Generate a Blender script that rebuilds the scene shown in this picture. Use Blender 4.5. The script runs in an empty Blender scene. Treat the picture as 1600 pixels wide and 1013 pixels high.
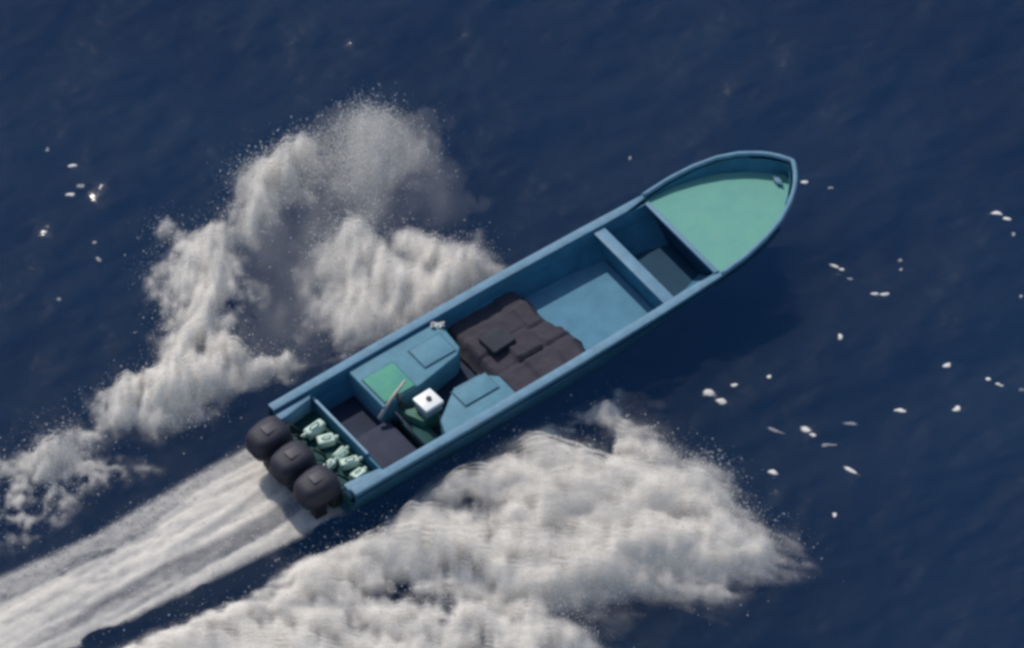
import bpy, bmesh, math, random
import numpy as np
from mathutils import Vector, Matrix

random.seed(4)
rng = np.random.default_rng(4)
R = math.radians
S = bpy.context.scene
C = S.collection

# ------------------------------------------------------------------ camera
DEPRESSION = R(48)
DIST = 300.0
cam_d = bpy.data.cameras.new('camera')
cam = bpy.data.objects.new('camera', cam_d)
C.objects.link(cam)
cam.location = (0, -DIST * math.cos(DEPRESSION), DIST * math.sin(DEPRESSION))
cam.rotation_euler = (R(90) - DEPRESSION, 0, 0)
cam_d.sensor_fit = 'HORIZONTAL'
cam_d.angle = 2 * math.atan(0.5 * 1600 / 85.0 / DIST)
cam_d.clip_start = 1.0
cam_d.clip_end = 9000.0
S.camera = cam

# ------------------------------------------------------------------ light
SUN_EL, SUN_AZ = R(49), R(28)          # azimuth: counter-clockwise from +Y
w = bpy.data.worlds.new('World')
S.world = w
w.use_nodes = True
wn = w.node_tree
sky = wn.nodes.new('ShaderNodeTexSky')
sky.sky_type = 'NISHITA'
sky.sun_disc = False
sky.sun_elevation = SUN_EL
sky.sun_rotation = -SUN_AZ
bg = wn.nodes['Background']
bg.inputs['Strength'].default_value = 0.12
wn.links.new(sky.outputs[0], bg.inputs['Color'])
sd = bpy.data.lights.new('sun', 'SUN')
sun = bpy.data.objects.new('sun', sd)
C.objects.link(sun)
sd.energy = 2.9
sd.angle = R(0.5)
sd.color = (1.0, 0.94, 0.86)
sdir = Vector((-math.sin(SUN_AZ) * math.cos(SUN_EL), math.cos(SUN_AZ) * math.cos(SUN_EL), math.sin(SUN_EL)))
sun.rotation_euler = sdir.to_track_quat('Z', 'Y').to_euler()

S.view_settings.view_transform = 'Standard'
S.view_settings.look = 'None'
S.view_settings.exposure = 0.0
S.view_settings.gamma = 1.0
S.view_settings.use_curve_mapping = False
S.render.engine = 'CYCLES'
S.cycles.transparent_max_bounces = 24
S.cycles.max_bounces = 8
S.cycles.use_denoising = True
S.cycles.pixel_filter_type = 'BLACKMAN_HARRIS'
S.cycles.filter_width = 3.2            # a soft long-lens video picture


# ------------------------------------------------------------------ helpers
def tag(o, label=None, cat=None, group=None, kind=None):
    if label: o['label'] = label
    if cat: o['category'] = cat
    if group: o['group'] = group
    if kind: o['kind'] = kind
    return o


def empty(name, loc=(0, 0, 0), rot=(0, 0, 0), parent=None):
    o = bpy.data.objects.new(name, None)
    C.objects.link(o)
    o.location, o.rotation_euler, o.parent = loc, rot, parent
    o.empty_display_size = 0.2
    return o


def link(name, me, parent=None):
    o = bpy.data.objects.new(name, me)
    C.objects.link(o)
    o.parent = parent
    return o


def obj(name, bm, m, parent=None, smooth=False, bevel=0.0, seg=2, loc=None, rot=None):
    bmesh.ops.recalc_face_normals(bm, faces=bm.faces)
    me = bpy.data.meshes.new(name)
    if bevel > 0:
        bmesh.ops.bevel(bm, geom=[e for e in bm.edges if len(e.link_faces) == 2 and e.calc_face_angle(0) > 0.5],
                        offset=bevel, segments=seg, profile=0.6, affect='EDGES', clamp_overlap=True)
    bm.to_mesh(me)
    bm.free()
    me.materials.append(m)
    if smooth or bevel:
        for p in me.polygons: p.use_smooth = True
        if bevel and not smooth:
            me.set_sharp_from_angle(angle=R(35))
    o = link(name, me, parent)
    if loc: o.location = loc
    if rot: o.rotation_euler = rot
    return o


def box(bm, c, s, rz=0.0, M=None):
    m = Matrix.Translation(c) @ Matrix.Rotation(rz, 4, 'Z') @ Matrix.Diagonal((s[0], s[1], s[2], 1))
    if M: m = M @ m
    bmesh.ops.create_cube(bm, size=1.0, matrix=m)


def prism(bm, pts, z0, z1):
    lo = [bm.verts.new((x, y, z0)) for x, y in pts]
    hi = [bm.verts.new((x, y, z1)) for x, y in pts]
    n = len(pts)
    bm.faces.new(lo[::-1]); bm.faces.new(hi)
    for i in range(n):
        bm.faces.new((lo[i], lo[(i + 1) % n], hi[(i + 1) % n], hi[i]))


def tube(bm, pts, r, n=8, cap=True):
    pts = [Vector(p) for p in pts]
    rs = r if isinstance(r, (list, tuple)) else [r] * len(pts)
    rings = []
    for i, p in enumerate(pts):
        t = (pts[min(i + 1, len(pts) - 1)] - pts[max(i - 1, 0)]).normalized()
        a = t.cross(Vector((0, 0, 1)))
        if a.length < 1e-3: a = Vector((1, 0, 0))
        a.normalize(); b = t.cross(a)
        rings.append([bm.verts.new(p + rs[i] * (math.cos(k * 2 * math.pi / n) * a + math.sin(k * 2 * math.pi / n) * b)) for k in range(n)])
    for a, b in zip(rings, rings[1:]):
        for k in range(n):
            bm.faces.new((a[k], a[(k + 1) % n], b[(k + 1) % n], b[k]))
    if cap:
        bm.faces.new(rings[0][::-1]); bm.faces.new(rings[-1])


def interp(x, xs, ys):
    return float(np.interp(x, xs, ys))


# vectorised gradient-free value noise
_T = np.random.default_rng(11).random((512, 512)).astype(np.float32)
def vnoise(x, y):
    xi = np.floor(x).astype(np.int64); yi = np.floor(y).astype(np.int64)
    fx = x - xi; fy = y - yi
    fx = fx * fx * fx * (fx * (fx * 6 - 15) + 10); fy = fy * fy * fy * (fy * (fy * 6 - 15) + 10)
    a = _T[xi & 511, yi & 511]; b = _T[(xi + 1) & 511, yi & 511]
    c = _T[xi & 511, (yi + 1) & 511]; d = _T[(xi + 1) & 511, (yi + 1) & 511]
    return (a * (1 - fx) + b * fx) * (1 - fy) + (c * (1 - fx) + d * fx) * fy

def fbm(x, y, octv=5, gain=0.5, lac=2.03, off=0.0):
    s = 0; amp = 1; tot = 0
    x = x + off * 17.3; y = y + off * 9.1
    for i in range(octv):
        s = s + amp * vnoise(x, y); tot += amp
        ca, sa = math.cos(0.6), math.sin(0.6)
        x, y = (ca * x - sa * y) * lac + 31.7, (sa * x + ca * y) * lac + 11.3
        amp *= gain
    return s / tot

def billow(x, y, octv=4, off=0.0):
    s = 0; amp = 1; tot = 0
    x = x + off * 13.1; y = y + off * 7.7
    for i in range(octv):
        s = s + amp * np.abs(2 * vnoise(x, y) - 1); tot += amp
        x, y = (0.8 * x - 0.6 * y) * 2.1 + 5.2, (0.6 * x + 0.8 * y) * 2.1 + 1.3
        amp *= 0.5
    return s / tot

def sstep(a, b, x):
    t = np.clip((x - a) / (b - a), 0, 1)
    return t * t * (3 - 2 * t)


# ------------------------------------------------------------------ materials
def newmat(name):
    m = bpy.data.materials.new(name)
    m.use_nodes = True
    nt = m.node_tree
    return m, nt, nt.nodes['Principled BSDF']


def paint(name, col, rough=0.45, var=0.25, scale=3.0, bump=0.0, dirt=None, spec=0.5, wear=0.0):
    m, nt, p = newmat(name)
    tc = nt.nodes.new('ShaderNodeTexCoord')
    n = nt.nodes.new('ShaderNodeTexNoise')
    n.inputs['Scale'].default_value = scale
    n.inputs['Detail'].default_value = 6
    n.inputs['Roughness'].default_value = 0.65
    nt.links.new(tc.outputs['Object'], n.inputs['Vector'])
    r = nt.nodes.new('ShaderNodeValToRGB')
    r.color_ramp.elements[0].position = 0.3
    r.color_ramp.elements[1].position = 0.72
    d = dirt or tuple(c * (1 - var) for c in col)
    r.color_ramp.elements[0].color = (*d, 1)
    r.color_ramp.elements[1].color = (*[min(1, c * (1 + var * 0.5)) for c in col], 1)
    nt.links.new(n.outputs[0], r.inputs[0])
    if wear:                                   # scuffs and salt stains with edges of their own
        mpw = nt.nodes.new('ShaderNodeMapping'); mpw.inputs['Scale'].default_value = (1.0, 2.6, 1.0)
        nt.links.new(tc.outputs['Object'], mpw.inputs['Vector'])
        nw = nt.nodes.new('ShaderNodeTexNoise'); nw.inputs['Scale'].default_value = 4.5; nw.inputs['Detail'].default_value = 8; nw.inputs['Roughness'].default_value = 0.72
        nt.links.new(mpw.outputs[0], nw.inputs['Vector'])
        rw = nt.nodes.new('ShaderNodeValToRGB')
        rw.color_ramp.elements[0].position = 0.56; rw.color_ramp.elements[0].color = (0, 0, 0, 1)
        rw.color_ramp.elements[1].position = 0.70; rw.color_ramp.elements[1].color = (wear, wear, wear, 1)
        nt.links.new(nw.outputs[0], rw.inputs[0])
        mw = nt.nodes.new('ShaderNodeMix'); mw.data_type = 'RGBA'
        nt.links.new(rw.outputs[0], mw.inputs['Factor']); nt.links.new(r.outputs[0], mw.inputs['A'])
        mw.inputs['B'].default_value = (*[0.55 * c + 0.10 for c in col], 1)
        nt.links.new(mw.outputs['Result'], p.inputs['Base Color'])
    else:
        nt.links.new(r.outputs[0], p.inputs['Base Color'])
    p.inputs['Roughness'].default_value = rough
    p.inputs['Specular IOR Level'].default_value = spec
    if bump:
        b = nt.nodes.new('ShaderNodeBump')
        b.inputs['Strength'].default_value = bump
        b.inputs['Distance'].default_value = 0.02
        n2 = nt.nodes.new('ShaderNodeTexNoise')
        n2.inputs['Scale'].default_value = scale * 5
        n2.inputs['Detail'].default_value = 4
        nt.links.new(tc.outputs['Object'], n2.inputs['Vector'])
        nt.links.new(n2.outputs[0], b.inputs['Height'])
        nt.links.new(b.outputs[0], p.inputs['Normal'])
    return m


M = {}
M['hull'] = paint('hull_blue', (0.018, 0.088, 0.155), 0.55, 0.25, 1.7, spec=0.3, wear=0.45)
M['inner'] = paint('inner_blue', (0.045, 0.175, 0.275), 0.65, 0.25, 2.3, spec=0.2)
M['rail'] = paint('rail_blue', (0.12, 0.255, 0.365), 0.55, 0.25, 4.5, spec=0.3, wear=0.8)
M['bar'] = paint('bar_pale', (0.22, 0.36, 0.47), 0.6, 0.2, 4, spec=0.25)
M['locker'] = paint('locker_blue', (0.098, 0.252, 0.335), 0.6, 0.2, 4.0, spec=0.25, wear=0.5)
M['sole'] = paint('sole_blue', (0.10, 0.25, 0.36), 0.7, 0.2, 3.0, spec=0.15, wear=0.7)
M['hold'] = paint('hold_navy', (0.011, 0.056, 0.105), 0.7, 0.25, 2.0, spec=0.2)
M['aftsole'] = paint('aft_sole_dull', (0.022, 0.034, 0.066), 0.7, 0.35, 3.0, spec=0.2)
M['foredeck'] = paint('foredeck_green', (0.14, 0.365, 0.285), 0.65, 0.12, 2.6, dirt=(0.125, 0.34, 0.30), spec=0.2, wear=0.6)
M['lime'] = paint('lid_green', (0.0968, 0.3344, 0.1936), 0.65, 0.2, 3.5, dirt=(0.0748, 0.2728, 0.2552), spec=0.2)
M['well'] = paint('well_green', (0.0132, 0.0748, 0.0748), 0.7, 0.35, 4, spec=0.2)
M['dark'] = paint('cowl_dark', (0.031, 0.030, 0.046), 0.6, 0.35, 3.0, spec=0.3)
M['cowltop'] = paint('cowl_top', (0.05, 0.047, 0.064), 0.5, 0.3, 5, spec=0.3)
M['black'] = paint('black_plastic', (0.01232, 0.01408, 0.0176), 0.6, 0.3, 6)
M['tarp'] = paint('tarp_brown', (0.060, 0.052, 0.066), 0.85, 0.3, 3.2, bump=0.5, dirt=(0.047, 0.046, 0.060), spec=0.15)
M['tarp2'] = paint('bale_grey', (0.052, 0.054, 0.068), 0.85, 0.25, 4, bump=0.4, spec=0.15)
M['white'] = paint('white_plastic', (0.84, 0.85, 0.82), 0.45, 0.06, 5)
M['jug'] = paint('pale_jug', (0.58, 0.70, 0.62), 0.5, 0.2, 6, dirt=(0.40, 0.56, 0.46))
M['tan'] = paint('tan_wood', (0.46, 0.42, 0.38), 0.7, 0.3, 9)
M['purple'] = paint('bench_dull', (0.0396, 0.04664, 0.0792), 0.7, 0.3, 3, spec=0.2)
M['podgreen'] = paint('pod_green', (0.0528, 0.176, 0.1232), 0.65, 0.35, 6)
M['steel'] = paint('steel', (0.35, 0.37, 0.4), 0.4, 0.2, 8)

# foam: white water, ragged and see-through where it is thin
def foam_mat(name, scale, contrast, col=(0.98, 0.945, 0.885)):
    m, nt, p = newmat(name)
    out = nt.nodes['Material Output']
    at = nt.nodes.new('ShaderNodeAttribute'); at.attribute_name = 'foam_cover'
    geo = nt.nodes.new('ShaderNodeNewGeometry')
    n = nt.nodes.new('ShaderNodeTexNoise')
    n.inputs['Scale'].default_value = scale
    n.inputs['Detail'].default_value = 5
    n.inputs['Roughness'].default_value = 0.6
    nt.links.new(geo.outputs['Position'], n.inputs['Vector'])
    ma = nt.nodes.new('ShaderNodeMath'); ma.operation = 'MULTIPLY_ADD'
    ma.inputs[1].default_value = contrast; ma.inputs[2].default_value = -0.5 * contrast
    nt.links.new(n.outputs[0], ma.inputs[0])
    # only rag the thin parts: noise * density * (1-density) * 4
    om = nt.nodes.new('ShaderNodeMath'); om.operation = 'SUBTRACT'; om.inputs[0].default_value = 1.15
    nt.links.new(at.outputs['Fac'], om.inputs[1])
    mu = nt.nodes.new('ShaderNodeMath'); mu.operation = 'MULTIPLY'
    nt.links.new(at.outputs['Fac'], mu.inputs[0]); nt.links.new(om.outputs[0], mu.inputs[1])
    m2 = nt.nodes.new('ShaderNodeMath'); m2.operation = 'MULTIPLY'
    nt.links.new(mu.outputs[0], m2.inputs[0]); nt.links.new(ma.outputs[0], m2.inputs[1])
    ad = nt.nodes.new('ShaderNodeMath'); ad.operation = 'ADD'; ad.use_clamp = True
    nt.links.new(at.outputs['Fac'], ad.inputs[0]); nt.links.new(m2.outputs[0], ad.inputs[1])
    d = nt.nodes.new('ShaderNodeBsdfDiffuse'); d.inputs['Color'].default_value = (*col, 1)
    t = nt.nodes.new('ShaderNodeBsdfTranslucent'); t.inputs['Color'].default_value = (*col, 1)
    b = nt.nodes.new('ShaderNodeBump'); b.inputs['Strength'].default_value = 0.3; b.inputs['Distance'].default_value = 0.05
    n3 = nt.nodes.new('ShaderNodeTexNoise'); n3.inputs['Scale'].default_value = scale * 1.6; n3.inputs['Detail'].default_value = 4
    nt.links.new(geo.outputs['Position'], n3.inputs['Vector'])
    nt.links.new(n3.outputs[0], b.inputs['Height'])
    nt.links.new(b.outputs[0], d.inputs['Normal'])
    mx = nt.nodes.new('ShaderNodeMixShader'); mx.inputs[0].default_value = 0.28
    nt.links.new(d.outputs[0], mx.inputs[1]); nt.links.new(t.outputs[0], mx.inputs[2])
    tr = nt.nodes.new('ShaderNodeBsdfTransparent')
    fm = nt.nodes.new('ShaderNodeMixShader')
    nt.links.new(ad.outputs[0], fm.inputs[0]); nt.links.new(tr.outputs[0], fm.inputs[1]); nt.links.new(mx.outputs[0], fm.inputs[2])
    nt.links.new(fm.outputs[0], out.inputs['Surface'])
    return m

M['foam'] = foam_mat('foam', 5.0, 2.2)
M['mist'] = foam_mat('mist', 2.2, 1.4)
M['drop'] = paint('droplet_white', (0.86, 0.84, 0.8), 0.9, 0.03, 3, spec=0.1)

def water_mat(name='sea_water', rough=0.12, deep=1.0, spec=0.27):
    m, nt, p = newmat(name)
    geo = nt.nodes.new('ShaderNodeNewGeometry')
    n = nt.nodes.new('ShaderNodeTexNoise'); n.inputs['Scale'].default_value = 0.16; n.inputs['Detail'].default_value = 4
    nt.links.new(geo.outputs['Position'], n.inputs['Vector'])
    r = nt.nodes.new('ShaderNodeValToRGB')
    r.color_ramp.elements[0].position = 0.3; r.color_ramp.elements[0].color = (0.006, 0.022, 0.064, 1)
    r.color_ramp.elements[1].position = 0.7; r.color_ramp.elements[1].color = (0.0085, 0.031, 0.078, 1)
    nt.links.new(n.outputs[0], r.inputs[0]); nt.links.new(r.outputs[0], p.inputs['Base Color'])
    p.inputs['Roughness'].default_value = rough
    p.inputs['Specular IOR Level'].default_value = spec
    p.inputs['IOR'].default_value = 1.333
    p.inputs['Subsurface Weight'].default_value = deep
    p.inputs['Subsurface Radius'].default_value = (1.2, 1.25, 1.4)
    p.inputs['Subsurface Scale'].default_value = 80.0
    mp = nt.nodes.new('ShaderNodeMapping'); mp.inputs['Scale'].default_value = (1.0, 1.7, 1.0); mp.inputs['Rotation'].default_value = (0, 0, 0.5)
    nt.links.new(geo.outputs['Position'], mp.inputs['Vector'])
    n2 = nt.nodes.new('ShaderNodeTexNoise'); n2.inputs['Scale'].default_value = 3.2; n2.inputs['Detail'].default_value = 4
    nt.links.new(mp.outputs[0], n2.inputs['Vector'])
    b = nt.nodes.new('ShaderNodeBump'); b.inputs['Strength'].default_value = 0.35; b.inputs['Distance'].default_value = 0.05
    nt.links.new(n2.outputs[0], b.inputs['Height']); nt.links.new(b.outputs[0], p.inputs['Normal'])
    return m
M['sea'] = water_mat()

# ------------------------------------------------------------------ sea: one sheet, fine near the boat, reaching the horizon
core = np.arange(-16, 16.001, 0.08)
ext = 16 + np.cumsum(0.1 * 1.13 ** np.arange(1, 62))
ext = ext[ext < 4000]
ax = np.concatenate([-ext[::-1], core, ext])
X, Y = np.meshgrid(ax, ax, indexing='ij')
fade = 1 - sstep(14, 40, np.maximum(np.abs(X), np.abs(Y)))
ca, sa = math.cos(0.5), math.sin(0.5)
def sea_z(x, y):
    xr, yr = ca * x + sa * y, -sa * x + ca * y
    return 0.16 * (fbm(xr * 0.35, yr * 0.6, 3, off=1) - 0.5) + 0.06 * (fbm(xr * 1.4, yr * 2.4, 4, off=2) - 0.5)
Z = sea_z(X, Y) * fade
n = len(ax)
co = np.stack([X, Y, Z], -1).reshape(-1, 3)
idx = np.arange(n * n).reshape(n, n)
quads = np.stack([idx[:-1, :-1], idx[1:, :-1], idx[1:, 1:], idx[:-1, 1:]], -1).reshape(-1, 4)

def np_mesh(name, co, faces, k):
    me = bpy.data.meshes.new(name)
    me.vertices.add(len(co)); me.vertices.foreach_set('co', np.ascontiguousarray(co, np.float32).ravel())
    nf = len(faces)
    me.loops.add(nf * k); me.loops.foreach_set('vertex_index', np.ascontiguousarray(faces, np.int32).ravel())
    me.polygons.add(nf); me.polygons.foreach_set('loop_start', np.arange(0, nf * k, k, dtype=np.int32))
    me.polygons.foreach_set('use_smooth', np.ones(nf, bool))
    me.update(calc_edges=True)
    return me

me = np_mesh('sea', co, quads, 4)
me.materials.append(M['sea'])
sea = link('sea', me)
tag(sea, 'deep navy blue open sea with small ripples', 'sea', kind='structure')

# ------------------------------------------------------------------ the boat
HEAD, PITCH = R(36.4), R(-2.0)
boat = empty('speedboat', (-3.617, -3.837, 0.0), (0, PITCH, HEAD))
boat.rotation_mode = 'XYZ'
tag(boat, 'long open blue speedboat with pale green foredeck and outboards, planing through white spray', 'speedboat')
BM = Matrix.Translation(boat.location) @ boat.rotation_euler.to_matrix().to_4x4()
RAIL = 0.85
FLOOR = 0.24

US = [0, 2.5, 5, 7, 8.42, 9.0, 9.5, 9.95, 10.3, 10.58, 10.78, 10.9, 10.96]
HB = [1.33, 1.335, 1.32, 1.27, 1.21, 1.19, 1.11, 0.97, 0.78, 0.56, 0.34, 0.15, 0.03]
RZ = [.85, .85, .85, .85, .86, .93, 1.0, 1.06, 1.1, 1.12, 1.13, 1.13, 1.13]
def hb(u): return interp(u, US, HB)
def rz(u): return interp(u, US, RZ)

def half_section(u):
    b, z = hb(u), rz(u)
    f = max(0, (u - 5.5) / 5.46)
    keel = -0.38 + 1.05 * f ** 2.4
    chine_z = 0.08 + 0.62 * f ** 1.6
    chine_b = b * (0.84 - 0.34 * f ** 1.5)
    mid_z = z - 0.3
    mid_b = b * (0.985 - 0.10 * f)
    return [(b, z), (b + 0.012, z - 0.06), (mid_b, mid_z), (mid_b * .5 + chine_b * .5 + .015, (mid_z + chine_z) / 2), (chine_b, chine_z), (chine_b * 0.5, (chine_z + keel) / 2 - 0.02), (0, keel)]
def hull_b(u, z):
    h = half_section(u)[::-1]
    return interp(z, [p[1] for p in h], [p[0] for p in h])
def cross_wall(bm, u, t, z0, z1, gap=0.17):
    vs = []
    for uu in (u - t / 2, u + t / 2):
        for z in (z0, z1):
            hw = hull_b(uu, z) - gap
            vs.append((bm.verts.new((uu, -hw, z)), bm.verts.new((uu, hw, z))))
    (a, b), (c, d), (e, f), (g_, h) = vs
    for q in ((a, b, d, c), (e, g_, h, f), (a, c, g_, e), (b, f, h, d), (c, d, h, g_), (a, e, f, b)): bm.faces.new(q)

# hull shell: outside rail -> rubbing line -> chine -> keel and inside back up
bm = bmesh.new()
stations = list(np.linspace(0, 8.42, 18)) + list(np.linspace(8.55, 10.96, 22))
rings = []
for u in stations:
    half = half_section(u)[:-1]; keel = half_section(u)[-1][1]
    ring = [bm.verts.new((u, v, zz)) for v, zz in half]
    ring.append(bm.verts.new((u, 0, keel)))
    ring += [bm.verts.new((u, -v, zz)) for v, zz in half[::-1]]
    rings.append(ring)
for a, b in zip(rings, rings[1:]):
    for i in range(len(a) - 1):
        bm.faces.new((a[i], b[i], b[i + 1], a[i + 1]))
bm.faces.new(rings[-1])
# transom with a low notch for the motors
r0 = rings[0]
bm.faces.new(r0[2:-2])
bmesh.ops.remove_doubles(bm, verts=bm.verts, dist=0.002)
hull = obj('hull', bm, M['hull'], boat, smooth=True)
hull.data.set_sharp_from_angle(angle=R(38))

def strip(bm, us, lo, hi, z0, z1, side):
    """a solid bar following the rail: v from lo(u) to hi(u)"""
    prev = None
    for u in us:
        q = [bm.verts.new((u, side * lo(u), z0(u))), bm.verts.new((u, side * hi(u), z0(u))),
             bm.verts.new((u, side * hi(u), z1(u))), bm.verts.new((u, side * lo(u), z1(u)))]
        if prev:
            for i in range(4):
                bm.faces.new((prev[i], prev[(i + 1) % 4], q[(i + 1) % 4], q[i]))
        else:
            bm.faces.new(q)
        prev = q
    bm.faces.new(prev[::-1])

us_c = list(np.linspace(0, 8.46, 18))
us_b = list(np.linspace(8.42, 10.95, 24))
for s in (1, -1):
    bm = bmesh.new()
    strip(bm, us_c, lambda u: hb(u) - 0.15 + 0.10 * max(0, (u - 7.9) / .56), lambda u: hb(u) + 0.03, lambda u: rz(u) - 0.03, lambda u: rz(u) + 0.03, s)
    obj('gunwale', bm, M['rail'], boat, bevel=0.012)
    bm = bmesh.new()
    prev = None
    for u in us_c:
        zs = (rz(u) - 0.033, (rz(u) + FLOOR) / 2, FLOOR - 0.1)
        q = [bm.verts.new((u, s * (hull_b(u, z) - 0.135), z)) for z in zs] + [bm.verts.new((u, s * (hull_b(u, z) - 0.165), z)) for z in zs[::-1]]
        if prev:
            for i in range(6): bm.faces.new((prev[i], prev[(i + 1) % 6], q[(i + 1) % 6], q[i]))
        else: bm.faces.new(q)
        prev = q
    bm.faces.new(prev[::-1])
    obj('inner_side', bm, M['inner'], boat)
    # rubbing strake on the outside
    bm = bmesh.new()
    us = list(np.linspace(0.02, 9.9, 40))
    strip(bm, us, lambda u: hb(u) * 0.99 - 0.03, lambda u: hb(u) + 0.028, lambda u: rz(u) - 0.17, lambda u: rz(u) - 0.125, s)
    obj('rub_rail', bm, M['hull'], boat)
# bow bulwark lining and its rounded cap, one sweep round the stem
bm = bmesh.new()
path = [(u, hb(u), rz(u)) for u in us_b] + [(10.965, 0, 1.13)] + [(u, -hb(u), rz(u)) for u in us_b[::-1]]
tube(bm, [(u, v, z + 0.03) for u, v, z in path], 0.05, 8)
obj('bow_rail', bm, M['rail'], boat, smooth=True)
bm = bmesh.new()
prev = None
for u, v, z in path:
    k = max(0.0, 1 - 0.07 / max(abs(v), 0.05)) if abs(v) > 0.08 else 0.3
    uu = u - (0.06 if u > 10.4 else 0.0)
    kb = max(0.0, hull_b(min(u, 10.9), 0.78) - 0.035) * (1 if v > 0 else -1 if v < 0 else 0)
    q = [bm.verts.new((uu, v * k, z)), bm.verts.new((uu - 0.04, kb, 0.77))]
    if prev: bm.faces.new((prev[0], q[0], q[1], prev[1]))
    prev = q
obj('bow_lining', bm, M['inner'], boat, smooth=True)

# foredeck
bm = bmesh.new()
fu = [u for u in us_b[1:] if hull_b(u, 0.74) > 0.12]
pts = [(8.42, -hb(8.42) + 0.04)] + [(u, -hull_b(u, 0.74) + 0.03) for u in fu] + [(u, hull_b(u, 0.74) - 0.03) for u in fu[::-1]] + [(8.42, hb(8.42) - 0.04)]
prism(bm, pts, 0.77, 0.80)
obj('foredeck', bm, M['foredeck'], boat)
bm = bmesh.new(); box(bm, (8.40, 0, 0.815), (0.09, 2 * hb(8.42) - 0.28, 0.06))
obj('deck_edge_beam', bm, M['rail'], boat, bevel=0.01)
bm = bmesh.new(); cross_wall(bm, 8.45, 0.03, 0.16, 0.765)
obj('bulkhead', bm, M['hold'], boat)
bm = bmesh.new(); box(bm, (10.62, 0.0, 0.84), (0.10, 0.14, 0.08)); tube(bm, [(10.62, -0.13, 0.86), (10.62, 0.13, 0.86)], 0.022)
obj('mooring_bitt', bm, M['rail'], boat, bevel=0.008)

# soles
def sole(name, u0, u1, z, m):
    bm = bmesh.new()
    us = np.linspace(u0, u1, 8)
    prism(bm, [(u, -hull_b(u, z) + 0.15) for u in us] + [(u, hull_b(u, z) - 0.15) for u in us[::-1]], z - 0.04, z)
    return obj(name, bm, m, boat)
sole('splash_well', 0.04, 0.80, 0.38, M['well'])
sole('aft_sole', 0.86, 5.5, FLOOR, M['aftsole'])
sole('fore_sole', 5.503, 7.24, FLOOR + 0.01, M['sole'])
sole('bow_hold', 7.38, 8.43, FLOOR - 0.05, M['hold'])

# thwart on its bulkhead
bm = bmesh.new(); box(bm, (7.31, 0, 0.80), (0.24, 2 * hb(7.3) - 0.31, 0.05))
obj('thwart', bm, M['rail'], boat, bevel=0.01)
bm = bmesh.new(); cross_wall(bm, 7.31, 0.10, 0.21, 0.772)
obj('bulkhead', bm, M['inner'], boat)
# aft bulkhead with its pale top bar (stops short of the starboard side)
bm = bmesh.new(); box(bm, (0.83, 0, 0.44), (0.04, 2.32, 0.40))
obj('bulkhead', bm, M['inner'], boat)
bm = bmesh.new(); box(bm, (0.83, 0.28, 0.68), (0.055, 1.72, 0.05))
obj('top_bar', bm, M['bar'], boat, bevel=0.01)
bm = bmesh.new(); box(bm, (0.83, 0.28, 0.645), (0.03, 1.7, 0.03)); 
obj('bar_rebate', bm, M['hull'], boat)
bm = bmesh.new(); box(bm, (0.03, 0, 0.46), (0.10, 2.34, 0.28))
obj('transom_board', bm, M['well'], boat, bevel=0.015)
for s in (1, -1):                                  # stern corner cheeks
    bm = bmesh.new(); prism(bm, [(0.0, s * 1.15), (0.0, s * 0.98), (0.14, s * 0.98), (0.72, s * 1.06), (0.80, s * 1.15)][::s], 0.42, 0.80)
    obj('corner_cap', bm, M['rail'], boat, bevel=0.01)

# side lockers
def locker(name, pts, z1, lids):
    bm = bmesh.new(); prism(bm, pts, FLOOR, z1)
    o = obj(name, bm, M['locker'], boat, bevel=0.03, seg=3)
    for (u0, u1, v0, v1, mm) in lids:
        bm = bmesh.new(); box(bm, ((u0 + u1) / 2, (v0 + v1) / 2, z1 + 0.004), (u1 - u0 + 0.05, v1 - v0 + 0.05, 0.006))
        obj('lid_seal', bm, M['hull'], o)
        bm = bmesh.new(); box(bm, ((u0 + u1) / 2, (v0 + v1) / 2, z1 + 0.016), (u1 - u0, v1 - v0, 0.028))
        obj('lid', bm, mm, o, bevel=0.008)
    return o
TOP = 0.80
locker('side_locker', [(1.66, 0.06), (2.55, 0.10), (3.48, 0.26), (3.62, 0.38), (3.68, 1.155), (1.66, 1.17)], TOP,
       [(2.82, 3.50, 0.36, 0.86, M['locker']), (1.74, 2.42, 0.13, 0.82, M['lime'])])
locker('side_locker', [(2.16, -1.17), (3.78, -1.155), (3.78, -0.62), (3.52, -0.36), (2.95, -0.34), (2.30, -0.82)], TOP,
       [(2.86, 3.6, -0.84, -0.42, M['locker'])])
# low aft bench to starboard with a thin edge bar, and the helm pod
bm = bmesh.new(); box(bm, (1.32, -0.56, 0.36), (0.78, 1.14, 0.23))
obj('aft_bench', bm, M['purple'], boat, bevel=0.03)
bm = bmesh.new(); tube(bm, [(1.80, -0.12, 0.74), (1.77, -0.6, 0.74), (1.74, -1.12, 0.74)], 0.022)
tube(bm, [(1.80, -0.12, 0.74), (1.80, -0.12, 0.30)], 0.02); tube(bm, [(1.74, -1.10, 0.74), (1.74, -1.10, 0.30)], 0.02)
obj('grab_bar', bm, M['purple'], boat, smooth=True)
bm = bmesh.new(); box(bm, (2.02, -0.60, 0.37), (0.34, 1.0, 0.25))
obj('helm_bench', bm, M['well'], boat, bevel=0.02)
bm = bmesh.new(); prism(bm, [(1.95, 0.0), (2.12, -0.16), (2.5, -0.18), (2.5, -0.52), (2.1, -0.56), (1.95, -0.2)], FLOOR + 0.003, 0.66)
obj('helm_pod', bm, M['podgreen'], boat, bevel=0.03)
bm = bmesh.new()
ring = [(1.98 + 0.04 * math.cos(a), -0.02 + 0.17 * math.cos(a), 0.80 + 0.15 * math.sin(a)) for a in np.linspace(0, 2 * math.pi, 20)]
tube(bm, ring, 0.018, 6, cap=False)
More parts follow.
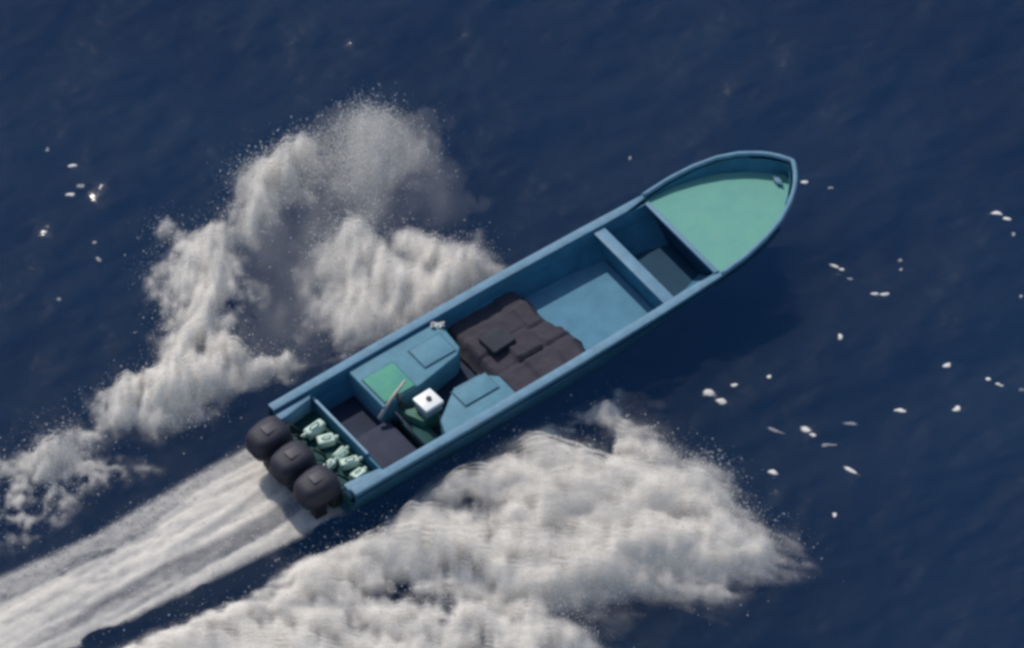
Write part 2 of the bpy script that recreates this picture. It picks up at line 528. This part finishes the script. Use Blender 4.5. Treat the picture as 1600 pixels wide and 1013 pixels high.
tube(bm, [(1.98, -0.19, .8), (1.98, .15, .8)], 0.014, 6); tube(bm, [(1.98, -0.02, .8), (2.08, -0.1, .62)], 0.025, 6)
obj('steering_wheel', bm, M['black'], boat, smooth=True)

# outboard motors: cowl with cap, mid leg, bracket
def cowl_bm():
    bm = bmesh.new()
    prof = [(-.40, .21, .30, .60), (-.46, .285, .30, .80), (-.485, .305, .315, .815), (-.485, .305, .315, .835), (-.465, .29, .30, .85), (-.46, .285, .28, 1.02), (-.42, .26, .23, 1.11), (-.33, .18, .10, 1.155)]
    # rounded-box rings: x0, half width, front x, z
    rings = []
    for x0, hw, x1, z in prof:
        ring = []
        for k in range(20):
            a = 2 * math.pi * k / 20
            cx, cy = math.cos(a), math.sin(a)
            e = 0.62
            px = math.copysign(abs(cx) ** e, cx); py = math.copysign(abs(cy) ** e, cy)
            ring.append(bm.verts.new(((x0 + x1) / 2 + (x1 - x0) / 2 * px, hw * py * (1.0 if px > -.3 else .92), z + 0.05 * px * (z - .6))))
        rings.append(ring)
    for a, b in zip(rings, rings[1:]):
        for k in range(20): bm.faces.new((a[k], a[(k + 1) % 20], b[(k + 1) % 20], b[k]))
    bm.faces.new(rings[0][::-1]); bm.faces.new(rings[-1])
    return bm
first = None
for i, (u, v) in enumerate([(-0.36, 0.72), (-0.36, -0.02), (-0.36, -0.76)]):
    if first is None:
        o = obj('outboard_motor', cowl_bm(), M['dark'], boat, smooth=True)
        o.data.set_sharp_from_angle(angle=R(50))
        b = bmesh.new(); box(b, (-0.06, 0, 0.32), (0.24, 0.17, 0.62)); obj('mid_leg', b, M['dark'], o, bevel=0.03)
        b = bmesh.new(); box(b, (0.23, 0, 0.45), (0.22, 0.30, 0.34)); obj('bracket', b, M['black'], o, bevel=0.02)
        b = bmesh.new(); box(b, (-0.10, 0, -0.02), (0.34, 0.28, 0.03)); obj('splash_plate', b, M['dark'], o, bevel=0.008)
        b = bmesh.new(); box(b, (-0.05, 0, 1.165), (0.26, 0.20, 0.03)); obj('cowl_vent', b, M['cowltop'], o, bevel=0.015)
        b = bmesh.new()
        tube(b, [(0.26, 0.06, 0.72), (0.42, 0.10, 0.78), (0.58, 0.07, 0.55), (0.62, 0.05, 0.47)], 0.026, 7)
        tube(b, [(0.26, -0.06, 0.72), (0.40, -0.12, 0.74), (0.55, -0.16, 0.52), (0.66, -0.14, 0.47)], 0.02, 7)
        obj('hose', b, M['black'], o, smooth=True)
        first = o
    else:
        o = first.copy(); C.objects.link(o); o.parent = boat
        for ch in [c for c in first.children]:
            c = ch.copy(); C.objects.link(c); c.parent = o
    o.location = (u, v, -0.06)
    o.scale = (1.08, 1.1, 1.0)

# ------------------------------------------------------------------ things aboard (top level, laid in the boat)
def aboard(o, u, v, z, rz_=0.0, tilt=(0, 0)):
    o.matrix_world = BM @ Matrix.Translation((u, v, z)) @ Matrix.Rotation(rz_, 4, 'Z') @ Matrix.Rotation(tilt[0], 4, 'X') @ Matrix.Rotation(tilt[1], 4, 'Y')
    return o

# canisters in the splash well
spots = [(0.50, 0.62, 0.1, 'pale canister at the port end of the row behind the aft bulkhead'),
         (0.52, 0.30, -0.35, 'second pale canister from the port end of the stern row'),
         (0.53, -0.08, 0.25, 'middle pale canister of the row lying across the stern'),
         (0.54, -0.40, -0.3, 'pale canister second from the starboard corner of the stern row'),
         (0.52, -0.73, 0.15, 'pale canister at the starboard end of the stern row'),
         (0.20, -0.22, 0.2, 'single pale canister lying aft of the row by the motors')]
jug0 = None
for i, (u, v, a, lab) in enumerate(spots):
    if jug0 is None:
        root = empty('canister')
        b = bmesh.new(); box(b, (0, 0, 0.085), (0.34, 0.20, 0.17)); obj('body', b, M['jug'], root, bevel=0.05, seg=4, smooth=True)
        b = bmesh.new(); tube(b, [(0.17, 0, 0.11), (0.25, 0, 0.125)], [0.045, 0.035], 10); obj('cap', b, M['jug'], root, smooth=True)
        b = bmesh.new(); tube(b, [(-0.08, 0, 0.16), (-0.05, 0, 0.215), (0.07, 0, 0.215), (0.10, 0, 0.16)], 0.017, 6); obj('handle', b, M['jug'], root, smooth=True)
        jug0 = root
    else:
        root = jug0.copy(); C.objects.link(root)
        for ch in jug0.children:
            c = ch.copy(); C.objects.link(c); c.parent = root
    aboard(root, u, v, 0.385, a + math.pi * (i == 0), ([0, 0, .5, 0, -.3, 0][i], 0))
    q_ = [1.25, 0.95, 0.85, 1.05, 0.8, 0.85][i]
    root.scale = (q_, [0.95, 1.15, 0.95, 0.9, 1.1, 0.8][i], q_)
    tag(root, lab, 'canister', 'pale canisters stowed across the stern')

# dark tarpaulin over the cargo amidships
g = 0.035
uu = np.arange(3.72, 5.64, g); vv = np.arange(-1.14, 1.141, g)
U, V = np.meshgrid(uu, vv, indexing='ij')
hgt = 0.50 + 0.0 * U
def lump(u0, u1, v0, v1, h, soft=0.07):
    return h * sstep(u0 - soft, u0 + soft, U) * (1 - sstep(u1 - soft, u1 + soft, U)) * sstep(v0 - soft, v0 + soft, V) * (1 - sstep(v1 - soft, v1 + soft, V))
for (u0, u1, v0, v1, h) in [(3.85, 4.42, -1.05, -.42, .04), (4.46, 5.02, -1.05, -.42, .075), (5.06, 5.6, -1.05, -.42, .05), (3.85, 4.36, -.36, .06, .02), (4.40, 4.96, -.36, .20, .095), (5.0, 5.52, -.36, .10, .06),
                            (3.85, 4.4, .12, .62, .06), (4.44, 5.0, .26, .74, .03), (5.04, 5.5, .16, .74, .05), (3.9, 4.9, .80, 1.12, -.02)]:
    hgt = hgt + lump(u0, u1, v0, v1, h, 0.03)
edge = np.minimum.reduce([U - 3.72, 5.62 - U])
hgt = hgt * (0.55 + 0.45 * sstep(-0.02, 0.22, edge)) 
hgt = hgt + 0.045 * (fbm(U * 2.6, V * 2.6, 4, off=5) - .5) + 0.06 * np.abs(fbm(U * 4 + V, V * 2.5, 3, off=8) - .5) + 0.02 * np.abs(fbm(U * 9, V * 9 + U * 4, 2, off=9) - .5)
Uw = U + (-0.14 * sstep(-0.16, -0.08, V) + 0.05 * sstep(-0.6, -0.54, V) - 0.03 * np.sin(V * 3.2) + 0.025 * np.sin(V * 9.5 + 1)) * sstep(4.9, 5.5, U)
nu, nv = U.shape
idx = np.arange(nu * nv).reshape(nu, nv)
q = np.stack([idx[:-1, :-1], idx[1:, :-1], idx[1:, 1:], idx[:-1, 1:]], -1).reshape(-1, 4)
me = np_mesh('tarpaulin', np.stack([Uw, V, hgt], -1).reshape(-1, 3), q, 4)
me.materials.append(M['tarp'])
tp = link('tarpaulin', me)
so = tp.modifiers.new('thickness', 'SOLIDIFY'); so.thickness = 0.012
tp.matrix_world = BM
tag(tp, 'dull brown tarpaulin spread over lumpy cargo in the middle of the boat', 'tarpaulin')

b = bmesh.new(); box(b, (0, 0, 0.05), (0.52, 0.48, 0.10)); bale = obj('bale', b, M['tarp2'], bevel=0.035, seg=3)
aboard(bale, 4.34, 0.22, 0.585, 0.06)
tag(bale, 'dark grey square bale on the brown tarpaulin amidships', 'bale')

# white box on the helm pod
root = empty('white_box')
b = bmesh.new(); box(b, (0, 0, 0.07), (0.37, 0.37, 0.14)); obj('body', b, M['steel'], root, bevel=0.02)
b = bmesh.new(); box(b, (0, 0, 0.152), (0.385, 0.385, 0.02)); obj('gasket', b, M['black'], root)
b = bmesh.new(); box(b, (0, 0, 0.205), (0.41, 0.41, 0.085)); obj('lid', b, M['white'], root, bevel=0.025)
b = bmesh.new(); tube(b, [(0.02, 0.0, 0.245), (0.02, 0.0, 0.275)], 0.052, 14); obj('cap', b, M['black'], root)
aboard(root, 2.36, -0.36, 0.664, 0.04)
tag(root, 'white square box with a dark round cap in its lid, between the lockers', 'box')

b = bmesh.new(); tube(b, [(0, 0, 0), (0.35, 0.01, .22), (0.74, 0.0, 0.42)], [0.042, 0.036, 0.028], 8)
pole = obj('pole', b, M['tan'], smooth=True)
aboard(pole, 1.52, 0.02, 0.62, R(12))
tag(pole, 'pale tan pole leaning up past the green locker lid', 'pole')

b = bmesh.new()
nn = 9
vs = [[b.verts.new((-0.10 + 0.2 * i / (nn - 1), -0.055 + 0.11 * j / (nn - 1), 0.015 + 0.035 * math.sin(i * 1.1) * math.cos(j * .9) + 0.03)) for j in range(nn)] for i in range(nn)]
for i in range(nn - 1):
    for j in range(nn - 1): b.faces.new((vs[i][j], vs[i + 1][j], vs[i + 1][j + 1], vs[i][j + 1]))
bmesh.ops.solidify(b, geom=b.faces[:], thickness=0.02)
rag = obj('rag', b, M['white'], smooth=True)
aboard(rag, 3.60, 1.04, 0.79, R(-36), (0.0, 0))
rag.scale = (1.25, 1.1, 1.0)
tag(rag, 'small white rag lying on the forward corner of the port locker', 'rag')

# ------------------------------------------------------------------ white water
SN, CS = math.sin(DEPRESSION), math.cos(DEPRESSION)
def W(p, z=0.0):                      # a point of the survey sketch (85 units to the metre) on the level z
    x, y = p
    return ((x - 800) / 85.0, ((506.5 - y) / 85.0 - z * CS) / SN)

def sdf(P, x, y):
    """signed distance, positive inside"""
    d = np.full(x.shape, 1e9); ins = np.zeros(x.shape, bool)
    n = len(P)
    for i in range(n):
        ax_, ay = P[i]; bx, by = P[(i + 1) % n]
        ex, ey = bx - ax_, by - ay
        t = np.clip(((x - ax_) * ex + (y - ay) * ey) / (ex * ex + ey * ey), 0, 1)
        d = np.minimum(d, (x - ax_ - t * ex) ** 2 + (y - ay - t * ey) ** 2)
        c = ((ay > y) != (by > y)) & (x < ex * (y - ay) / (ey if abs(ey) > 1e-9 else 1e-9) + ax_)
        ins ^= c
    d = np.sqrt(d)
    return np.where(ins, d, -d)

STB = [(965, 605), (1000, 660), (1065, 695), (1125, 755), (1150, 795), (1215, 840), (1245, 872), (1190, 892), (1110, 925), (990, 930), (890, 955), (960, 1015), (860, 1060), (500, 1110), (200, 1180), (-200, 1260), (-200, 1130), (120, 1030), (400, 915), (480, 865), (560, 832), (630, 790), (690, 735), (780, 690), (860, 650), (930, 622)]
PMIST = [(230, 340), (380, 220), (530, 165), (690, 190), (780, 330), (820, 410), (560, 560), (400, 640), (150, 740), (-100, 800), (-100, 700), (100, 660), (220, 520)]
MURK = [(900, 630), (990, 590), (1080, 640), (1170, 720), (1260, 830), (1270, 900), (1180, 940), (1040, 980), (960, 1040), (840, 1060), (900, 950)]
WASH = [(432, 700), (552, 795), (400, 868), (240, 945), (60, 1035), (-200, 1150), (-220, 1040), (190, 850), (310, 762)]
SKIRT = [(415, 685), (470, 715), (340, 800), (190, 900), (-200, 1100), (-230, 1000), (150, 835), (290, 750)]
RIDGE = [(-80, 720), (115, 690), (150, 630), (235, 565), (262, 480), (258, 420), (285, 360), (335, 340), (372, 355), (385, 430), (380, 520), (400, 565), (480, 558), (570, 533), (480, 572), (400, 603), (330, 632), (250, 665), (130, 712), (-80, 790)]
RTOP = [(372, 265), (400, 238), (470, 222), (492, 262), (445, 310), (405, 390), (365, 380)]
INNER = [(500, 545), (488, 470), (508, 400), (528, 345), (560, 318), (600, 345), (660, 360), (770, 405), (800, 415), (700, 490), (600, 535)]
CAP = [(530, 185), (600, 170), (668, 188), (662, 235), (645, 300), (600, 345), (540, 335), (520, 260)]
GAP = [(470, 225), (540, 190), (665, 195), (760, 300), (720, 370), (560, 350), (505, 560), (392, 575), (372, 380), (400, 300)]
TRAIL = [(-120, 720), (150, 700), (260, 735), (150, 770), (60, 850), (-120, 870)]

def foam_sheet(name, regions, layers, bounds, step, mat, label, drops=0, streak=0.0, seed=1, spread=0.12, flow=0.0, stretch=1.8, rag=0.8, scale=1.0, lace=1.7, mist=False, bands=0.0):
    """regions: (polygon, softness m, opacity, height m, hole strength); layers: (height share, threshold, opacity)"""
    (x0, y0), (x1, y1) = bounds
    xs = np.arange(x0, x1, step); ys = np.arange(y0, y1, step)
    X, Y = np.meshgrid(xs, ys, indexing='ij')
    cf, sf = math.cos(flow), math.sin(flow)
    A = (cf * X + sf * Y) / stretch; B = -sf * X + cf * Y          # along and across the throw of the water
    hx, hy = X - boat.location.x, Y - boat.location.y
    side = np.abs(-math.sin(HEAD) * hx + math.cos(HEAD) * hy)      # metres off the keel line
    free = 0.12 + 0.88 * sstep(1.5, 3.0, side)                     # the edge along the hull stays clean
    wx = X + free * (0.4 * (fbm(X * 1.3, Y * 1.3, 4, off=seed) - .5) + 0.2 * (fbm(X * 4, Y * 4, 3, off=seed + 3) - .5))
    wy = Y + free * (0.4 * (fbm(X * 1.3, Y * 1.3, 4, off=seed + 7) - .5) + 0.2 * (fbm(X * 4, Y * 4, 3, off=seed + 9) - .5))
    dens = np.zeros_like(X); base = np.zeros_like(X); hole = np.zeros_like(X)
    fing = free * rag * (fbm(A * 1.5, B * 1.5, 5, off=seed + 31, gain=0.6) - .5) * 1.6
    for P, soft, op, h, hs in regions:
        d = sdf([W(p, h * 0.4) for p in P], wx, wy) + fing * min(1, soft * 3)
        sf_ = soft * (0.35 + 0.65 * free)
        m = sstep(-sf_, sf_ * 1.4, d)
        dens = np.maximum(dens, m * op)
        base = np.maximum(base, h * sstep(-sf_ * .6, 0.7, d))
        hole = np.maximum(hole, hs * m)
    big = fbm(A * 0.9, B * 0.9, 4, off=seed + 11)
    bl = billow(A * 1.0 * scale, B * 1.0 * scale, 3, off=seed + 17)
    fine = billow(A * 3.0 * scale, B * 3.0 * scale, 3, off=seed + 21)
    lc = 0.6 * fbm(A * 5.6, B * 4.8, 3, off=seed + 53, gain=.6) + 0.4 * (1 - billow(A * 4, B * 4, 2, off=seed + 57))
    speck = sstep(.66, .84, vnoise(A * 6.5 + 3, B * 4.6)) * sstep(.44, .60, fbm(X * .55, Y * .55, 2, off=seed + 81))
    det0 = fbm(X * 3, Y * 3, 3, off=seed + 47)
    bl2 = billow(A * 2.6 * scale + .6 * det0, B * 2.1 * scale + .6 * det0, 2, off=seed + 41)      # dark openings where the water shows
    pat = fbm(X * .5, Y * .5, 2, off=seed + 43)
    vo, fo, do = [], [], []
    nvt = 0
    if bands:
        ab = math.cos(HEAD) * hx + math.sin(HEAD) * hy; bb_ = -math.sin(HEAD) * hx + math.cos(HEAD) * hy
        band = sstep(0.28, 0.62, fbm(ab * 0.16 + 3, bb_ * 2.3 / (1 + .06 * np.maximum(0, -ab)) + .25 * (fbm(ab * .6, bb_ * .6, 2) - .5), 3, off=seed + 63))
    dtop = fbm(A * 2.0 * scale, B * 2.0 * scale, 4, off=seed + 13, gain=0.5)
    for k, (zf, thr, opac) in enumerate(layers):
        o_ = 0.035 * k
        if streak:
            aa = (math.cos(HEAD) * X + math.sin(HEAD) * Y); bb = -math.sin(HEAD) * X + math.cos(HEAD) * Y
            det = (1 - streak) * fbm(A * 2.2 + o_, B * 2.2, 5, off=seed + 13) + streak * fbm(aa * 0.3 + .5 * det0, bb * 1.9 + .5 * det0 + .1 * aa, 4, off=seed + 15)
        else:
            det = fbm(A * 2.3 * scale + o_, B * 2.3 * scale + o_, 6, off=seed + 13, gain=0.62)
        top = base * (0.45 + 1.1 * (big - .2)) + dens * (0.14 * (bl - .3) + 0.13 * (fine - .3) + .40 * (dtop - .5) + .05 * (lc - .5)) * (0.35 + base)
        z = 0.03 + np.maximum(top, 0.0) * zf + 0.03 * fine * dens + (0.02 + 0.22 * base * min(zf, 1)) * dens * (fbm(A * 1.7 * scale, B * 1.7 * scale, 4, off=seed + 90 + 7 * k, gain=.55) - .45)
        z = np.maximum(z, 0.02 + 0.004 * k)
        cut = dens * 0.6 + (det - .5) * 1.9 * np.maximum(hole, .2) + 1.1 * (big - .5) * hole - 0.2 * hole * sstep(0.34, 0.08, bl2) * sstep(0.42, 0.62, pat)
        cut = cut - 0.6 * hole * speck
        cut = cut + lace * (lc - .5) * np.maximum(hole, .15) * (0.5 + zf)
        al = dens * opac * sstep(thr, thr + 0.8, cut + .06)
        if bands: al = al * np.clip(1 - bands + 2.2 * bands * band, 0, 1)
        if mist: al = dens ** 1.5 * opac * (0.1 + 1.8 * det)
        keep = al > 0.012
        kq = keep[:-1, :-1] | keep[1:, :-1] | keep[1:, 1:] | keep[:-1, 1:]
        n0, n1 = X.shape
        idx = np.arange(n0 * n1).reshape(n0, n1)
        q = np.stack([idx[:-1, :-1], idx[1:, :-1], idx[1:, 1:], idx[:-1, 1:]], -1)[kq]
        used = np.unique(q); remap = np.full(n0 * n1, -1); remap[used] = np.arange(len(used))
        vo.append(np.stack([X, Y, z], -1).reshape(-1, 3)[used]); fo.append(remap[q] + nvt); do.append(al.reshape(-1)[used]); nvt += len(used)
    co = np.concatenate(vo); fa = np.concatenate(fo); de = np.concatenate(do)
    me = np_mesh(name, co, fa, 4)
    at = me.attributes.new('foam_cover', 'FLOAT', 'POINT'); at.data.foreach_set('value', de.astype(np.float32))
    me.materials.append(mat)
    o = link(name, me)
    o.shadow_terminator_geometry_offset = 0.3
    o.shadow_terminator_shading_offset = 0.15
    tag(o, label, 'spray', kind='stuff')
    if drops:
        p = (np.maximum(dens, 0) * (1.12 - dens) * (0.15 + sstep(.4, .7, big)) * (0.2 + free)).reshape(-1) * (base.reshape(-1) + .08)
        p = p / p.sum()
        k = rng.choice(p.size, drops, p=p)
        zz = (0.03 + base * (0.45 + 1.1 * (big - .2))).reshape(-1)[k]
        jit = rng.normal(0, spread, (drops, 3))
        c = np.stack([X.reshape(-1)[k], Y.reshape(-1)[k], zz], -1) + jit
        c[:, 2] = np.maximum(0.03, zz * rng.uniform(0.5, 1.1, drops) + np.abs(jit[:, 2]) * .7)
        r = np.minimum(0.0036 * (1 + rng.pareto(2.4, drops)), 0.017)
        T = np.array([[1, 1, 1], [1, -1, -1], [-1, 1, -1], [-1, -1, 1]]) * 0.8
        v = (c[:, None, :] + T[None] * r[:, None, None]).reshape(-1, 3)
        f = (np.arange(drops)[:, None, None] * 4 + np.array([[0, 1, 2], [0, 3, 1], [0, 2, 3], [1, 3, 2]])[None]).reshape(-1, 3)
        dm = np_mesh('droplets', v, f, 3)
        dm.materials.append(M['drop'])
        d = link('droplets', dm, o)
        d['kind'] = 'stuff'
    return o

LAY = [(0.0, -0.12, 0.72), (0.3, -0.05, 0.55), (0.55, 0.0, 0.5), (0.8, 0.06, 0.48), (1.05, 0.12, 0.44), (1.35, 0.2, 0.36), (1.7, 0.3, 0.24)]
foam_sheet('starboard_spray', [(STB, 0.6, 1.0, 0.42, 1.0)], LAY,
           ((-12, -12.5), (6.6, 0.2)), 0.045, M['foam'], 'broad fan of white spray and foam thrown out on the starboard side of the boat', 45000, spread=0.2, seed=2, flow=R(-14), stretch=2.0)
foam_sheet('propeller_wash', [(WASH, 0.26, 1.0, 0.16, 0.35), (SKIRT, 0.25, 0.55, 0.06, 0.1)], [(0.0, -0.2, 0.7), (0.5, -0.1, 0.6), (1.0, 0.05, 0.6)],
           ((-12.5, -11), (-2.5, -1.5)), 0.045, M['foam'], 'smooth streaked white wash trailing behind the outboard motors', 5000, streak=0.9, seed=5, spread=0.05, flow=HEAD, stretch=5, rag=.2, lace=.25, bands=.75)
foam_sheet('port_spray', [(RIDGE, 0.42, 1.0, 0.5, 0.85), (RTOP, 0.4, 0.9, 0.45, 0.5), (CAP, 0.6, 0.5, 0.6, 0.45), (INNER, 0.6, 0.95, 0.5, 0.4)  , (TRAIL, 0.6, 0.5, 0.1, 0.9)],
           [(z_, t_, min(1, o_ * 1.0)) for z_, t_, o_ in LAY], ((-12.5, -6), (1.6, 6.6)), 0.045, M['foam'], 'tall ragged plume of white spray standing off the port side of the boat', 45000, spread=0.2, seed=8, flow=R(85), stretch=1.4, scale=1.2)

MIST = [(0.3, -1, 0.20), (0.8, -1, 0.20), (1.5, -1, 0.16)]
foam_sheet('port_mist', [(GAP, 0.9, 0.42, 0.4, 0.0), (CAP, 0.8, 0.75, 0.5, 0.0), (PMIST, 1.3, 0.10, 0.3, 0.0)], MIST,
           ((-12.5, -6), (1.6, 6.6)), 0.07, M['mist'], 'thin grey-brown mist hanging in the dark gap between the arms of the port spray', 0, seed=61, flow=R(85), stretch=1.6, mist=True, rag=.6)
foam_sheet('starboard_mist', [(MURK, 1.2, 0.20, 0.3, 0.0)], MIST,
           ((-6, -9), (7.5, 0.5)), 0.07, M['mist'], 'thin veil of mist along the outer edge of the starboard spray', 0, seed=71, flow=R(-14), stretch=1.8, mist=True, rag=.6)

# ------------------------------------------------------------------ sun glints on the open sea, painted as white foam patches
def fleck_mesh(seed, x0, y0, sx, sy, turn, cover):
    """a sun glint painted as a small white raised patch, thinning out to nothing at its rim"""
    r = np.random.default_rng(seed)
    k = 34
    gx, gy = np.meshgrid(np.linspace(-2.2, 2.2, k), np.linspace(-2.2, 2.2, k), indexing='ij')
    z = np.zeros_like(gx)
    for _ in range(3):
        cx, cy = r.uniform(-.55, .55, 2); wx_, wy_ = r.uniform(.4, .75), r.uniform(.35, .6)
        z += r.uniform(.35, .8) * np.exp(-((gx - cx) / wx_) ** 2 - ((gy - cy) / wy_) ** 2)
    lx, ly = gx * sx, gy * sy
    px_ = math.cos(turn) * lx - math.sin(turn) * ly; py_ = math.sin(turn) * lx + math.cos(turn) * ly
    rim = sstep(1.5, 2.2, np.sqrt(gx ** 2 + gy ** 2))
    zz = z * 0.22 * math.sqrt(sx * sy) + sea_z(x0 + px_, y0 + py_) + 0.012
    cov = cover * sstep(0.12, 0.75, z * (1 - rim) + 0.5 * (fbm((x0 + px_) * 14, (y0 + py_) * 14, 3) - .5))
    idx = np.arange(k * k).reshape(k, k)
    q = np.stack([idx[:-1, :-1], idx[1:, :-1], idx[1:, 1:], idx[:-1, 1:]], -1).reshape(-1, 4)
    me = np_mesh('glint_fleck', np.stack([px_, py_, zz], -1).reshape(-1, 3), q, 4)
    me.attributes.new('foam_cover', 'FLOAT', 'POINT').data.foreach_set('value', cov.astype(np.float32).ravel())
    me.materials.append(M['foam'])  # the foam white stands in for the sun's sparkle on the water
    return me
flecks = [  # sketch x, y, length, width, turn
    (1102, 615, .13, .10, 0), (1120, 627, .12, .08, -.4), (1148, 603, .06, .05, 0), (1202, 590, .06, .05, 0), (1304, 414, .10, .05, -.5), (1316, 421, .08, .05, -.4), (1328, 432, .06, .04, 0),
    (1369, 458, .08, .05, 0), (1383, 460, .09, .06, 0), (1562, 333, .09, .05, -.4), (1576, 340, .09, .05, -.2), (1589, 366, .05, .04, 0), (1263, 288, .06, .05, 0), (1301, 295, .06, .04, 0),
    (1408, 405, .05, .04, 0), (1411, 421, .05, .04, 0), (1258, 671, .11, .06, -.3), (1266, 679, .06, .05, 0), (1212, 674, .14, .04, -.5), (1292, 695, .12, .04, 0), (1204, 736, .09, .07, 0),
    (1322, 734, .16, .05, -.7), (1404, 640, .11, .06, 0), (1490, 638, .09, .07, 0), (1477, 569, .07, .05, 0), (1540, 592, .08, .06, 0), (1560, 600, .08, .05, 0), (1594, 608, .05, .05, 0), (1324, 662, .14, .03, 0),
    (1313, 529, .05, .06, 0), (1299, 803, .06, .05, 0), (103, 260, .09, .05, .1), (121, 293, .07, .04, 0), (104, 306, .08, .05, .3), (143, 380, .06, .03, 0), (152, 406, .06, .03, 0), (68, 234, .06, .03, 0), (90, 470, .05, .03, 0), (986, 245, .04, .04, 0), (1598, 465, .05, .05, 0)]
fleck_labels = ['brightest large fleck, beside the tip of the starboard spray', 'right-hand bright fleck of the large pair by the tip of the starboard spray',
 'small fleck just right of the large bright pair', 'small fleck up and right of the large bright pair', 'first of three flecks in a slanting line right of the foredeck', 'middle of three flecks in a slanting line right of the foredeck', 'last and lowest of three flecks in a slanting line right of the foredeck',
 'left fleck of the flat pair below the slanting line of three', 'right fleck of the flat pair below the slanting line of three', 'left fleck of the bright pair near the upper right edge', 'right fleck of the bright pair near the upper right edge', 'lone small fleck below the upper right pair',
 'small fleck closest to the bow tip', 'second small fleck to the right of the bow tip', 'upper of two faint flecks stacked above the flat pair', 'lower of two faint flecks stacked above the flat pair', 'larger bright fleck among the streaky flecks right of the starboard spray', 'small fleck touching the larger one right of the starboard spray',
 'slanted grey streak left of the bright fleck by the starboard spray', 'flat grey streak right of the bright fleck by the starboard spray', 'lone round bright fleck nearest the right corner of the starboard spray', 'long slanted bright fleck, lowest of the right-hand streaks',
 'bright fleck in the lower right group, left one', 'bright fleck in the lower right group, right one', 'lone bright fleck above the lower right group', 'left of two bright flecks near the right edge', 'right of two bright flecks near the right edge', 'tiny fleck at the right edge beside the two bright flecks',
 'long thin grey streak above the slanted bright fleck', 'lone faint fleck in the empty water right of the boat', 'faint lowest fleck off the right corner of the starboard spray', 'brightest fleck at the upper left', 'upper fleck of the pair under the brightest upper left one', 'lower bright fleck of the pair under the brightest upper left one',
 'upper of two faint flecks left of the port spray', 'lower of two faint flecks left of the port spray', 'faint topmost fleck at the upper left', 'lone faint fleck far left of the port spray', 'lone faint fleck above the middle of the boat, left of the foredeck', 'faint fleck cut by the right edge at mid height']
for i, (x, y, l, wd, t) in enumerate(flecks):
    wx, wy = W((x, y))
    dim = (wd <= 0.04 and l < .15) or l * wd < 0.0026
    o = link('glint_fleck', fleck_mesh(100 + i, wx, wy, l * 1.15, max(wd, .05) * 1.3, t, 0.38 if dim else 1.0))
    o.location = (wx, wy, 0)
    tag(o, None, 'foam fleck', 'white flecks painted as sun glints on the open sea')
    o['label'] = fleck_labels[i]
